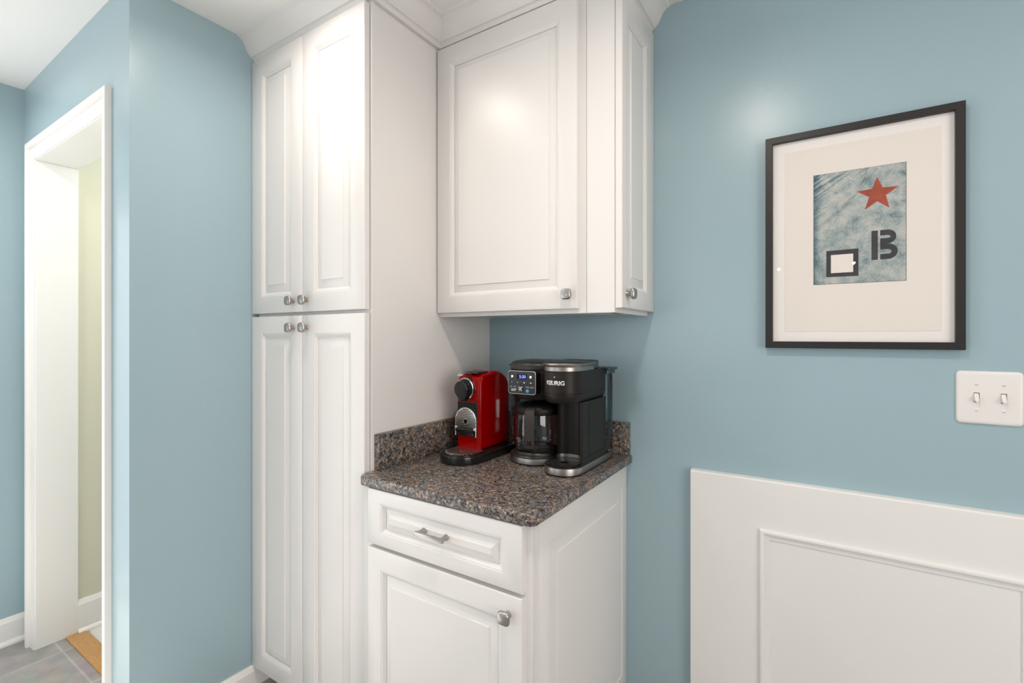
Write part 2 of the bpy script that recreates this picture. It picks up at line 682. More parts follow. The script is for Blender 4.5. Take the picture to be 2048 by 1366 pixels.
bm = nb()
add_box(bm, XF, -2.75, YR - 0.12, YR, 0, 2.5)
add_box(bm, -0.75, XR, YR - 0.12, YR, 0, 2.5)
add_box(bm, -2.75, -0.75, YR - 0.12, YR, 0, 0.8)
add_box(bm, -2.75, -0.75, YR - 0.12, YR, 2.2, 2.5)
struct('wall_rear', bm, M['blue'])

# ceiling of the kitchen: level over the cabinets, sagging a little to the far left
bm = nb()
for y0, y1 in ((YR - 0.12, YB + 0.12),):
    prof = [(XF - 0.12, 2.370), (-2.4, 2.388), (XN, CEIL), (XR + 0.12, CEIL)]
    lo0 = [bm.verts.new((x, y0, z)) for x, z in prof]
    lo1 = [bm.verts.new((x, y1, z)) for x, z in prof]
    hi0 = [bm.verts.new((x, y0, z + 0.1)) for x, z in prof]
    hi1 = [bm.verts.new((x, y1, z + 0.1)) for x, z in prof]
    for i in range(3):
        bm.faces.new((lo0[i], lo0[i + 1], lo1[i + 1], lo1[i]))
        bm.faces.new((hi0[i], hi1[i], hi1[i + 1], hi0[i + 1]))
        bm.faces.new((lo0[i], hi0[i], hi0[i + 1], lo0[i + 1]))
        bm.faces.new((lo1[i], lo1[i + 1], hi1[i + 1], hi1[i]))
    bm.faces.new((lo0[0], lo1[0], hi1[0], hi0[0]))
    bm.faces.new((lo0[3], hi0[3], hi1[3], lo1[3]))
struct('ceiling', bm, M['ceil'])

bm = nb()
add_box(bm, XF - 0.12, XR + 0.12, YR - 0.12, 0.70, -0.06, 0)
add_box(bm, XN - 0.1, XR + 0.12, 0.70, YB + 0.12, -0.06, 0)
struct('floor', bm, M['tile'])

# hall beyond the doorway
bm = nb()
add_box(bm, DX0 - 0.2, XN - 0.1, 0.70, 2.9, -0.06, 0)
struct('floor_hall', bm, M['hallfloor'])
XH = -2.752
bm = nb()
add_box(bm, XH - 0.1, XH, YD + 0.134, 2.9, 0, 2.5)
struct('wall_hall', bm, M['yellow'])
bm = nb()
add_box(bm, XH, XN - 0.1, 2.8, 2.9, 0, 2.5)
struct('wall_hall_end', bm, M['yellow'])
bm = nb()
add_box(bm, XN - 0.1, XN, YB + 0.12, 2.9, 0, 2.5)
struct('wall_hall_right', bm, M['yellow'])
bm = nb()
add_box(bm, XH - 0.1, XN, YB + 0.12, 2.9, 2.40, 2.5)
struct('ceiling_hall', bm, M['ceil'])


def baseboard(name, prof, p0, p1, nx, ny, m=None):
    """Straight run of a (out, z) profile from p0 to p1 standing on the wall with normal (nx, ny)."""
    bm = nb()
    loops = [[(p[0] + nx * d, p[1] + ny * d, z) for d, z in prof] for p in (p0, p1)]
    loft(bm, loops)
    return struct(name, bm, M['trim'], smooth=25)


def bprof(h, t, shoe=0.0):
    top = [(0, h), (t * 0.45, h), (t * 0.6, h - 0.004), (t * 0.75, h - 0.012), (t, h - 0.02)]
    if shoe:
        return [(0, 0)] + [] + [(0, h)] + top[1:] + [(t, shoe), (t + 0.006, shoe - 0.002), (t + 0.012, shoe - 0.010), (t + 0.013, 0)]
    return [(0, 0)] + top + [(t, 0)]


baseboard('baseboard_niche', bprof(0.079, 0.015), (XN, YD), (XN, 1.058), 1, 0)
baseboard('baseboard_left', bprof(0.112, 0.015, 0.018), (XF, 0.36), (XF, YD), 1, 0)
baseboard('baseboard_doorway', bprof(0.112, 0.015), (-1.94, YD), (XN, YD), 0, -1)
baseboard('baseboard_hall', bprof(0.145, 0.015, 0.02), (XH, YD + 0.134), (XH, 2.8), 1, 0)

# door casing and jamb lining
door = bpy.data.objects.new('door_1', None)
COL.objects.link(door)
door.location = (-2.37, YD, 0)
door['kind'] = 'structure'
CW = 0.070
# casing profile: (across from the inner edge outwards, proud of the wall)
cpro = [(0, 0), (0, 0.004), (0.012, 0.0055), (0.030, 0.0058), (0.036, 0.0075), (0.043, 0.0065), (0.0475, 0.0075), (0.0495, 0.016),
        (0.054, 0.018), (CW, 0.018), (CW, 0)]
i0, i1, iz = DX0 - 0.006, DX1 + 0.006, DZ + 0.004
bm = nb()
path = [((i0, 0.0), (-1, 0)), ((i0, iz), (-1, 1)), ((i1, iz), (1, 1)), ((i1, 0.0), (1, 0))]
loft(bm, [[(x + dx * d, YD - p, z + dz * d) for d, p in cpro] for (x, z), (dx, dz) in path])
finish('casing', bm, M['trim'], door, 25)
bm = nb()
add_box(bm, DX0 - 0.0119, DX0, YD - 0.001, YD + 0.136, 0, DZ, 0.0015, 1)
finish('jamb', bm, M['trim'], door, 25)
bm = nb()
add_box(bm, DX1, DX1 + 0.0119, YD - 0.001, YD + 0.136, 0, DZ, 0.0015, 1)
finish('jamb', bm, M['trim'], door, 25)
bm = nb()
add_box(bm, DX0 - 0.0119, DX1 + 0.0119, YD - 0.001, YD + 0.136, DZ, DZ + 0.0119, 0.0015, 1)
finish('head_jamb', bm, M['trim'], door, 25)
# wood threshold strip
bm = nb()
pts = [(-2.738, 0.694), (-2.01, 0.694), (-2.01, 0.764), (-2.690, 0.764), (-2.712, 0.769), (-2.728, 0.752), (-2.7385, 0.735)]
prism(bm, pts, 0.0, 0.007, 0, 0.002, 2)
o = finish('threshold', bm, M['wood'], door, 25)
o['label'] = 'worn golden oak threshold strip'

# patio door frame (left, out of frame) and unseen window frames added around the fill lights
def opening_frame(name, horizontal, fixed, a0, a1, z0, z1, depth):
    bm = nb()
    w = 0.06
    def bx(p0, p1, q0, q1):
        if horizontal:
            add_box(bm, p0, p1, fixed, fixed + depth, q0, q1, 0.003, 1)
        else:
            add_box(bm, fixed, fixed + depth, p0, p1, q0, q1, 0.003, 1)
    bx(a0, a0 + w, z0, z1)
    bx(a1 - w, a1, z0, z1)
    bx((a0 + a1) / 2 - w / 2, (a0 + a1) / 2 + w / 2, z0 + w, z1 - w)
    bx(a0 + w, a1 - w, z0, z0 + w)
    bx(a0 + w, a1 - w, z1 - w, z1)
    struct(name, bm, M['trim'])
opening_frame('door_2', False, XF - 0.10, -1.35, 0.35, 0.0, 2.08, 0.05)
opening_frame('window_1', True, YR - 0.09, -2.75, -0.75, 0.8, 2.2, 0.05)
opening_frame('window_2', False, XR + 0.04, -1.6, 0.4, 0.7, 2.1, 0.05)

# wainscot on the back wall, right
bm = nb()
WY = YB - 0.025
wprof = [(YB, 0.0), (WY, 0.0), (WY, 0.8745), (WY + 0.002, 0.8785), (WY + 0.007, 0.8800), (YB, 0.8800)]
loft(bm, [[(x, y, z) for y, z in wprof] for x in (-0.3516, 2.35)])
wains = struct('trim_1', bm, M['trim'], smooth=20)
for (x0, x1) in ((-0.1555, 0.4235), (0.56, 1.14), (1.28, 1.86)):
    bm = nb()
    z0, z1 = 0.17, 0.735
    pr = [(0, 0), (0.0008, 0.006), (0.004, 0.0095), (0.009, 0.0105), (0.013, 0.0090), (0.0150, 0.0052), (0.024, 0.0036), (0.0275, 0.0030), (0.0285, 0.0)]
    loft(bm, [[(x0 + d, WY - p, z0 + d), (x1 - d, WY - p, z0 + d), (x1 - d, WY - p, z1 - d), (x0 + d, WY - p, z1 - d)] for d, p in pr],
         False, False)
    finish('panel_moulding', bm, M['trim'], wains, 25)

# ------------------------------------------------------------------ crown moulding over the cabinets
bm = nb()
YP = 0.999       # face of the pantry frame
YU = 1.3103      # face of the wall cabinet frame
XU = -0.497      # right side of the wall cabinet
cp = [(0.0, 2.330), (0.0125, 2.330), (0.0135, 2.3355), (0.0175, 2.3405), (0.0215, 2.3430), (0.0250, 2.3440), (0.0265, 2.3465),
      (0.0360, 2.3550), (0.0420, 2.3645), (0.0475, 2.3770), (0.0545, 2.3890), (0.0640, 2.3960), (0.0715, 2.3985),
      (0.0730, 2.4000), (0.0745, CEIL), (0.0, CEIL)]
path = [((XN, YP), (0, -1)), ((XT, YP), (1, -1)), ((XT, YU), (1, -1)), ((XU, YU), (1, -1)), ((XU, YB), (1, 0))]
loft(bm, [[(x + dx * d, y + dy * d, z) for d, z in cp] for (x, y), (dx, dy) in path])
struct('trim_2', bm, M['cab'], smooth=28)

# ------------------------------------------------------------------ pantry cabinet
pantry = thing('pantry_cabinet', 'tall white pantry cabinet with four raised panel doors beside the blue niche wall', 'cabinet', (-1.47, 1.31, 0))
bm = nb()
add_box(bm, -1.7775, XT - 0.001, YP + 0.018, YB - 0.001, 0.085, CEIL - 0.001)
add_box(bm, -1.7775, XT, YP, YP + 0.018, 0.085, CEIL - 0.001, 0.0008, 1)
add_box(bm, -1.7775, XT - 0.001, 1.06, YB - 0.001, 0, 0.085)
finish('carcass', bm, M['cab'], pantry, 25)


def hang_door(parent, x0, x1, z0, z1, y, stile, ramp, knob=None, name='door', t=0.02, label=None, slots='l'):
    bm = nb()
    raised_panel(bm, x1 - x0, z1 - z0, FRONT(x0, y, z0), t, stile, ramp, slots)
    d = finish(name, bm, M['cab'], parent, 25)
    if label:
        d['label'] = label
    if knob:
        finish('knob', knob_bm(FRONT(knob[0], y, knob[1])), M['nickel'], d, 35)
    return d


PD = 0.977
S = 0.061
hang_door(pantry, -1.7855, -1.4750, 1.3875, 2.3230, PD, (0.0655, S, S, S), 0.026, (-1.5235, 1.4265), slots='lt')
hang_door(pantry, -1.4725, -1.1625, 1.3875, 2.3230, PD, (S, S, S, S), 0.026, (-1.4475, 1.4265), slots='lt')
hang_door(pantry, -1.7855, -1.4750, 0.0765, 1.3762, PD, (0.0655, S, S, S), 0.026, (-1.5235, 1.3345), slots='lb')
hang_door(pantry, -1.4725, -1.1625, 0.0765, 1.3762, PD, (S, S, S, S), 0.026, (-1.4475, 1.3345), slots='lb')

# ------------------------------------------------------------------ wall cabinet
wall_cab = thing('wall_cabinet', 'white wall cabinet hung over the granite counter with doors on its front and end', 'cabinet', (-0.82, 1.46, 1.373))
bm = nb()
add_box(bm, XT + 0.0005, XU - 0.001, YU + 0.018, YB - 0.001, 1.382, CEIL - 0.001)
add_box(bm, XT + 0.0005, XU, YU, YU + 0.018, 1.3735, CEIL - 0.001, 0.0008, 1)       # front frame
add_box(bm, XU - 0.018, XU, YU + 0.0181, YB - 0.001, 1.3735, CEIL - 0.001, 0.0008, 1)   # end frame
add_box(bm, XT + 0.0005, XT + 0.016, YU + 0.0181, YB - 0.001, 1.3765, 1.383)
finish('carcass', bm, M['cab'], wall_cab, 25)
bm = nb()
add_box(bm, XT + 0.017, XU - 0.019, YU + 0.019, YB - 0.0015, 1.3790, 1.3818)
o = finish('bottom_panel', bm, M['under'], wall_cab, 0)
bm = nb()
add_box(bm, -0.520, -0.516, 1.345, 1.375, 1.3742, 1.3788)
add_box(bm, -0.5155, -0.4990, 1.3290, 1.385, 1.3715, 1.3734)
o = finish('wood_cleat', bm, M['rawwood'], wall_cab, 0)
o['label'] = 'raw orange wood edge under the end'
hang_door(wall_cab, -1.1505, -0.6050, 1.3868, 2.3215, 1.2903, (0.0600, 0.0585, 0.0570, 0.0600), 0.021, (-0.6310, 1.4295), slots='lt')
bm = nb()
add_box(bm, -0.5835, -0.5825, YU - 0.0006, YU, 1.3735, 2.33)
finish('filler_seam', bm, M['greyink'], wall_cab, 0)
bm = nb()
raised_panel(bm, 1.6195 - 1.3136, 2.3235 - 1.3868, SIDE(-0.4754, 1.3136, 1.3868), 0.0205, (0.044, 0.080, 0.057, 0.078), 0.021, 'rt')
d = finish('door', bm, M['cab'], wall_cab, 25)
finish('knob', knob_bm(SIDE(-0.4754, 1.3510, 1.4285)), M['nickel'], d, 35)

# ------------------------------------------------------------------ base cabinet
XE = -0.5712
YF = 0.9672
base = thing('base_cabinet', 'white base cabinet with one drawer above one door under the granite counter', 'cabinet', (-0.86, 1.29, 0))
bm = nb()
add_box(bm, XT + 0.001, XE - 0.001, YF + 0.018, YB - 0.001, 0.085, 0.8665)
add_box(bm, XT + 0.001, XE, YF, YF + 0.018, 0.085, 0.8665, 0.0025, 2)
add_box(bm, XT + 0.001, XE - 0.03, 1.03, YB - 0.001, 0, 0.085)
finish('carcass', bm, M['cab'], base, 25)
dr = hang_door(base, -1.1130, -0.5835, 0.7045, 0.8640, 0.947, (0.0545, 0.0535, 0.0365, 0.0365), 0.019, None, 'drawer')
hang_door(base, -1.1130, -0.5835, 0.0850, 0.6940, 0.947, (0.0565, 0.0560, 0.0560, 0.0560), 0.024, (-0.6215, 0.6490))
bm = nb()
raised_panel(bm, YB - 0.0015 - 1.0035, 0.866 - 0.086, SIDE(XE + 0.0012, 1.0035, 0.086), 0.0021, (0.0575, 0.0440, 0.066, 0.078), 0.024, 'rb')
o = finish('end_panel', bm, M['cab'], base, 25)
# drawer pull
bm = nb()
px, pz, py = -0.8515, 0.7870, 0.947
T = FRONT(px, py, pz)
for s in (-1, 1):
    lp = []
    for zz, hx, hz, ox, e in ((0, 0.0085, 0.0085, 0, 2.0), (0.002, 0.0082, 0.0082, 0, 2.0), (0.006, 0.0058, 0.0062, 0, 2.4),
                              (0.014, 0.0050, 0.0058, 0.001, 3.5), (0.021, 0.0058, 0.0056, 0.002, 5), (0.027, 0.0075, 0.0054, 0.0025, 6)):
        lp.append([(s * (0.0385 + ox) + x / 1.0 * hx, y * hz, zz) for x, y in sq(1.0, e, 20)])
    loft(bm, lp, True, True, True, T)
add_box(bm, -0.049, 0.049, -0.0056, 0.0056, 0.0205, 0.0290, 0.0014, 2, T=T)
finish('drawer_pull', bm, M['nickel'], dr, 35)

# ------------------------------------------------------------------ granite counter
counter = thing('countertop', 'speckled brown granite countertop holding the two coffee machines', 'countertop', (-0.85, 1.28, 0.867))
bm = nb()
pts = (arc(-1.1538 + 0.022, 0.945 + 0.022, 0.022, pi, 1.5 * pi, 6) + arc(-0.551 - 0.02, 0.945 + 0.02, 0.02, 1.5 * pi, 2 * pi, 6) +
       [(-0.551, YB - 0.001), (-1.1538, YB - 0.001)])
prism(bm, pts, 0.8671, 0.8950, 0.003, 0.006, 3)
finish('slab', bm, M['granite'], counter, 30)
bm = nb()
add_box(bm, -1.1540, -1.1345, 1.008, YB - 0.0012, 0.8951, 1.0045, 0.002, 2)
finish('backsplash', bm, M['granite'], counter, 30)
bm = nb()
add_box(bm, -1.1344, -0.5560, 1.6012, YB - 0.0012, 0.8951, 1.0065, 0.002, 2)
finish('backsplash', bm, M['granite'], counter, 30)

# ------------------------------------------------------------------ red capsule espresso machine
CZ = 0.8955
esp = thing('espresso_machine', 'red capsule espresso machine on a black base in the counter corner', 'coffee machine', (-0.997, 1.33, CZ))
bx, by, br = -0.997, 1.2445, 0.0735
bm = nb()
prism(bm, dshape(bx, by, br, 1.545), CZ, 0.9215, 0.003, 0.0015, 3)
finish('base', bm, M['blackgl'], esp, 30)
bm = nb()
prism(bm, dshape(bx - 0.004, by + 0.004, br - 0.008, 1.30, rb=0.004), 0.9216, 0.9236, 0, 0.001, 2)
tray = finish('drip_tray', bm, M['blackgl'], esp, 30)
bm = nb()
gx, gy, gr = bx - 0.006, by + 0.006, 0.056
for k in range(14):
    x = gx - gr + 0.004 + k * (2 * gr - 0.008) / 13
    hw = 0.0027
    yy = gy - math.sqrt(max(gr * gr - (x - gx) ** 2, 0))
    if k in (6, 7):
        add_box(bm, x - hw, x + hw, yy, gy - 0.024, 0.9237, 0.9252, 0.0006, 1)
        add_box(bm, x - hw, x + hw, gy - 0.010, 1.296, 0.9237, 0.9252, 0.0006, 1)
    else:
        add_box(bm, x - hw, x + hw, yy, 1.296, 0.9237, 0.9252, 0.0006, 1)
finish('drip_grate', bm, M['perf'], tray, 0)

BX0, BX1 = -1.0595, -0.9575
# side outline (y, z) of the red housing
side = [(1.290, 0.9225), (1.290, 1.130), (1.2915, 1.148), (1.297, 1.163), (1.306, 1.1725), (1.320, 1.1765), (1.345, 1.1785), (1.362, 1.182),
        (1.378, 1.1848), (1.395, 1.1838), (1.412, 1.1798), (1.428, 1.1735), (1.443, 1.1640), (1.455, 1.1520), (1.463, 1.140), (1.4675, 1.122), (1.4685, 1.09), (1.4685, 0.9225)]
bm = nb()
w = BX1 - BX0
lo = []
for k in range(5):
    a = k / 4 * pi / 2
    lo.append([(y, z, 0.010 * (1 - sin(a))) for y, z in inset(side[::-1], 0.010 * (1 - cos(a)))][::-1])
lo = lo[::-1]
hi = [[(p[0], p[1], w - p[2]) for p in l] for l in lo[::-1]]
loft(bm, lo + hi, True, True, True, EXTX(BX0))
finish('housing', bm, M['red'], esp, 40)
# recessed capsule front
bm = nb()
T = FRONT((BX0 + BX1) / 2 - 0.0030, 1.2902, 0)
pw = 0.0435
add_box(bm, -pw, pw, 0.966, 1.081, -0.001, 0.0014, 0.0008, 1, T=T)
rec = finish('front_panel', bm, M['blackgl'], esp, 0)
bm = nb()
for r_ in range(5):
    for c_ in range(13):
        x = -pw + 0.006 + c_ * (2 * pw - 0.012) / 12 + (0.003 if r_ % 2 else 0)
        if x > pw - 0.004:
            continue
        prism(bm, circ(x, 1.0755 - r_ * 0.0062, 0.0019, 8), 0.0014, 0.0019, T=T)
finish('vent_dots', bm, M['inkblack'], rec, 0)['kind'] = 'stuff'
# perforated arch
TD = FRONT(-1.0165, 1.2902, 1.018)
ar = 0.0455
arch = arc(0, 0, ar, 0, pi, 24) + [(-ar, -0.034), (ar, -0.034)]
bm = nb()
prism(bm, arch, 0.0016, 0.0065, 0, 0.0012, 2, T=TD)
cup = finish('capsule_cover', bm, M['perf'], esp, 30)
bm = nb()
row = 0
for j in range(-5, 8):
    y = j * 0.0055
    for i in range(-9, 10):
        x = i * 0.0062 + (0.0031 if j % 2 else 0)
        if x * x + y * y > (ar - 0.0048) ** 2 and y > 0:
            continue
        if abs(x) > ar - 0.0048 or y < -0.026:
            continue
        if x * x + (y + 0.002) ** 2 < 0.0108 ** 2:
            continue
        prism(bm, circ(x, y, 0.00235, 8), 0.0060, 0.0068, T=TD)
h = finish('perforation', bm, M['inkblack'], cup, 0)
h['kind'] = 'stuff'
bm = nb()
prism(bm, circ(0, -0.002, 0.0074, 20), 0.0060, 0.0069, T=TD)
finish('spout_hole', bm, M['inkblack'], cup, 0)
for s in (-1, 1):
    bm = nb()
    x0 = s * (ar - 0.0020)
    add_box(bm, x0 - 0.0022, x0 + 0.0022, -0.053, -0.020, 0.003, 0.0085, 0.001, 1, T=TD)
    T2 = TD @ Matrix.Translation((x0 - s * 0.004, -0.0275, 0.006)) @ Matrix.Rotation(R(90), 4, 'Y')
    lathe(bm, [(0.0045, -0.005), (0.0062, -0.003), (0.0062, 0.003), (0.0045, 0.005)], 0, 0, 14, T2)
    finish('cover_hinge', bm, M['perf'], cup, 30)
bm = nb()
add_box(bm, -0.037, 0.037, -0.0500, -0.0405, 0.002, 0.010, 0.002, 2, T=TD)
T2 = TD @ Matrix.Translation((0, -0.031, 0.008)) @ Matrix.Rotation(R(90), 4, 'Y')
lathe(bm, [(0.0065, -0.037), (0.0072, -0.036), (0.0072, 0.036), (0.0065, 0.037)], 0, 0, 16, T2)
add_box(bm, -0.036, 0.036, -0.042, -0.030, 0.003, 0.0125, 0.001, 1, T=TD)
finish('cover_grip', bm, M['blackgl'], cup, 30)
# round head with chrome ring and drop shaped knob
KX, KZ = -1.0130, 1.1275
TK = FRONT(KX, 1.2905, KZ)
bm = nb()
lathe(bm, [(0.0330, -0.006), (0.0365, -0.006), (0.0378, -0.003), (0.0378, 0.012), (0.0362, 0.0155), (0.0340, 0.0160), (0.0330, 0.0135), (0.0325, 0.005)], 0, 0, 40, TK)
ring = finish('chrome_ring', bm, M['chrome'], esp, 40)
bm = nb()
lathe(bm, [(0.032, 0.001), (0.0325, 0.018), (0.0315, 0.0205), (0.027, 0.0215)], 0, 0, 36, TK)
drop = []
for i in range(40):
    a = 2 * pi * i / 40
    r0 = 0.0285
    # tip towards the lower right
    ta = R(-78)
    dd = (a - ta + pi) % (2 * pi) - pi
    r0 += 0.0135 * max(0, 1 - abs(dd) / R(58)) ** 1.5
    drop.append((r0 * cos(a), r0 * sin(a)))
prism(bm, drop, 0.0216, 0.0390, 0, 0.004, 3, T=TK)
finish('brew_knob', bm, M['blackgl'], esp, 35)
# lever bar with chrome tip
bm = nb()
lx = -1.012
add_box(bm, lx - 0.020, lx + 0.038, 1.296, 1.358, 1.1775, 1.1838, 0.002, 2)
lev = finish('lever', bm, M['dark'], esp, 30)
bm = nb()
lp = []
for y, z, t_, hw in ((1.303, 1.1715, 0.005, 0.012), (1.292, 1.1755, 0.005, 0.0125), (1.278, 1.1795, 0.0045, 0.013), (1.265, 1.1812, 0.0036, 0.0125), (1.254, 1.1790, 0.003, 0.0115), (1.2465, 1.1745, 0.002, 0.010)):
    lp.append([(lx + hw * cos(b_), y, z + t_ * sin(b_)) for b_ in [2 * pi * q / 16 for q in range(16)]])
loft(bm, lp)
finish('lever_tip', bm, M['chrome'], lev, 40)
bm = nb()
prism(bm, circ(1.303, 1.1605, 0.0030, 14), -0.0004, 0.0012, 0, 0.0005, 2, T=SIDE(BX1, 0, 0))
finish('side_button', bm, M['dark'], esp, 30)
# smoky water tank at the back
bm = nb()
prism(bm, rrect(-1.052, -0.955, 1.4705, 1.545, 0.012), 0.9225, 1.095, 0.002, 0.003, 2)
finish('water_tank', bm, M['smoke'], esp, 30)
bm = nb()
prism(bm, rrect(-1.053, -0.954, 1.4700, 1.546, 0.012), 1.0955, 1.107, 0.001, 0.003, 2)
finish('tank_lid', bm, M['dark'], esp, 30)

# ------------------------------------------------------------------ black two-sided coffee maker
cm = thing('coffee_maker', 'black two-sided coffee maker with silver trim and digital clock', 'coffee machine', (-0.74, 1.39, CZ))
PX, PY, PR = -0.6530, 1.3030, 0.0595      # capsule side
GX, GY, GR = -0.7970, 1.3880, 0.0885      # carafe side
YK = 1.4865
# base: two lobes
bm = nb()
prism(bm, dshape(PX, PY, PR, 1.551), CZ, 0.8995, 0.0, 0.0, 2)
prism(bm, arc(GX, GY, GR - 0.001, pi * 0.98, 1.86 * pi, 30) + [(-0.70, 1.535), (-0.875, 1.535)], CZ, 0.8993, 0, 0, 2)
finish('foot', bm, M['black'], cm, 30)
bm = nb()
prism(bm, dshape(PX, PY, PR, 1.5505), 0.8996, 0.9190, 0.0, 0.001, 2)
finish('base_trim', bm, M['steel'], cm, 35)
bm = nb()
prism(bm, arc(GX, GY, GR, pi * 0.98, 1.86 * pi, 36) + [(-0.7125, 1.535), (-0.880, 1.535)], 0.8994, 0.9165, 0.0, 0.001, 2)
finish('base_trim', bm, M['steel'], cm, 35)
bm = nb()
prism(bm, dshape(PX, PY, PR - 0.0006, 1.550), 0.9191, 0.9225, 0, 0.002, 2)
dt = finish('drip_tray', bm, M['black'], cm, 30)
bm = nb()
lathe(bm, [(0.0525, 0.9226), (0.0525, 0.9244), (0.051, 0.9250), (0.0475, 0.9250), (0.0470, 0.9236)], PX, PY - 0.001, 44)
finish('tray_rim', bm, M['blackgl'], dt, 30)
bm = nb()
lathe(bm, [(0.0465, 0.9226), (0.0465, 0.9243), (0.046, 0.9246)], PX, PY - 0.001, 40)
gr_ = finish('tray_grate', bm, M['dark'], dt, 30)
bm = nb()
T = Matrix.Translation((PX, PY + 0.001, 0)) @ Matrix.Rotation(R(45), 4, 'Z')
add_box(bm, -0.0105, 0.0105, -0.0105, 0.0105, 0.9246, 0.9250, 0, T=T)
finish('tray_opening', bm, M['inkblack'], gr_, 0)
# warming plate
bm = nb()
lathe(bm, [(0.0882, 0.9166), (0.0880, 0.9200), (0.0845, 0.9235), (0.0800, 0.9245), (0.0790, 0.9232), (0.0765, 0.9232), (0.0750, 0.9285), (0.072, 0.9315), (0.066, 0.9325), (0.0655, 0.9315)], GX, GY, 56)
finish('warming_plate', bm, M['dark'], cm, 30)
# column behind the cup
bm = nb()
hr = PR - 0.006
col = ([(-0.7120, YK), (-0.7120, 1.3900), (-0.6960, 1.3600)] +
       [(PX + (0.0435) * cos(a), 1.3370 + 0.030 * sin(a)) for a in [pi - pi * i / 16 for i in range(17)]][1:-1] +
       [(-0.6020, 1.3055), (-0.5965, 1.3050), (-0.5942, 1.3085), (-0.5940, YK)])
prism(bm, col, 0.9226, 1.1085, 0, 0)
finish('column', bm, M['black'], cm, 30)
bm = nb()
for y in (1.3521,):
    add_box(bm, -0.5941, -0.5937, y - 0.0006, y + 0.0006, 0.942, 1.108)
add_box(bm, -0.5941, -0.5937, 1.312, YK, 0.9405, 0.9413)
finish('panel_joint', bm, M['inkblack'], cm, 0)
bm = nb()
prism(bm, [(PX + 0.0440 * cos(a), 1.3365 + 0.0303 * sin(a)) for a in [pi - pi * i / 16 for i in range(17)]] +
      [(PX + 0.0425 * cos(a), 1.3355 + 0.0290 * sin(a)) for a in [pi * i / 16 for i in range(17)]], 0.9227, 0.936)
finish('column_foot', bm, M['steel'], cm, 30)
# back tower of the carafe side
bm = nb()
prism(bm, [(-0.7121, YK), (-0.872, YK), (-0.872, 1.478), (-0.7121, 1.478)][::-1], 0.9226, 1.1050)
finish('tower', bm, M['black'], cm, 25)
# capsule head
bm = nb()
prism(bm, dshape(PX, PY, PR, YK), 1.1370, 1.2025, 0.0, 0.0008, 2)
hd = finish('brew_head', bm, M['black'], cm, 30)
bm = nb()
rows = []
for z, d in ((1.1080, 0.0085), (1.1085, 0.0080), (1.1150, 0.0045), (1.1225, 0.0015), (1.1290, 0.0003), (1.1362, 0.0003)):
    rows.append([(x, y, z) for x, y in inset(dshape(PX, PY, PR, YK), d)])
loft(bm, rows)
finish('brew_funnel', bm, M['black'], cm, 30)
bm = text_bm('KEURIG', 0.0128, FRONT(PX, PY - PR, 1.1685), 0.0006, 0.030, bend=PR, width=0.0615)
bmesh.ops.transform(bm, matrix=Matrix.Translation((PX, PY, 0)) @ Matrix.Rotation(R(-2), 4, 'Z') @ Matrix.Translation((-PX, -PY, 0)), verts=bm.verts)
finish('wordmark', bm, M['ink'], hd, 0)
bm = nb()
prism(bm, circ(0.0, 0, 0.0013, 10), 0, 0.0004, T=FRONT(PX - 0.002, PY - PR - 0.0002, 1.1860))
finish('indicator', bm, M['led'], hd, 0)
# silver lid of the capsule side
bm = nb()
lid_out = dshape(PX, PY, PR + 0.0005, 1.4000, rb=0.01)
rows = []
for z, d in ((1.2030, 0.0), (1.2140, 0.0012), (1.2175, -0.0005), (1.2205, -0.0036), (1.2235, -0.0042), (1.2255, -0.0025)):
    rows.append([(x, y, z) for x, y in inset(lid_out, d)])
loft(bm, rows)
ld = finish('capsule_lid', bm, M['steel'], cm, 30)
bm = nb()
rows = []
for z, d in ((1.2256, -0.0020), (1.2280, 0.0010), (1.2300, 0.008), (1.2312, 0.022)):
    rows.append([(x, y, z) for x, y in inset(lid_out, d)])
loft(bm, rows)
finish('lid_top', bm, M['dark'], ld, 30)
bm = nb()
add_box(bm, -0.708, -0.5945, 1.4010, 1.4340, 1.2030, 1.2310, 0.006, 3)
finish('lid_hinge', bm, M['tanklid'], cm, 30)
# carafe head
bm = nb()
ch = arc(GX, GY, GR - 0.002, pi * 0.97, 1.72 * pi, 30) + [(-0.7121, 1.335), (-0.7121, YK), (-0.880, YK)]
prism(bm, ch, 1.1200, 1.1965, 0.004, 0.001, 2)
finish('carafe_head', bm, M['black'], cm, 30)
bm = nb()
lathe(bm, [(0.066, 1.1010), (0.070, 1.1030), (0.0735, 1.1120), (0.0740, 1.1199)], GX, GY, 48)
finish('filter_basket', bm, M['black'], cm, 30)
bm = nb()
co = arc(GX, GY, GR, pi * 0.97, 1.70 * pi, 30) + [(-0.7125, 1.345), (-0.7125, YK - 0.002), (-0.882, YK - 0.002)]
rows = []
for z, d in ((1.1970, 0.002), (1.1990, 0.0), (1.2120, 0.0006), (1.2170, 0.003), (1.2215, 0.0085), (1.2245, 0.018), (1.2268, 0.034)):
    rows.append([(x, y, z) for x, y in inset(co, d)])
loft(bm, rows)
finish('basket_lid', bm, M['dark'], cm, 30)
bm = nb()
add_box(bm, -0.905, -0.884, 1.380, 1.396, 1.2060, 1.2095, 0.0012, 2)
finish('lid_tab', bm, M['tanklid'], cm, 30)
# water reservoir behind
bm = nb()
prism(bm, rrect(-0.875, -0.588, 1.4870, 1.541, 0.012), 0.925, 1.182, 0.003, 0.001, 2)
finish('reservoir', bm, M['tank'], cm, 30)
bm = nb()
prism(bm, rrect(-0.878, -0.578, 1.4868, 1.560, 0.012), 1.1935, 1.2030, 0.002, 0.003, 2)
prism(bm, rrect(-0.872, -0.584, 1.4870, 1.552, 0.010), 1.1825, 1.1934)
finish('reservoir_lid', bm, M['tanklid'], cm, 30)
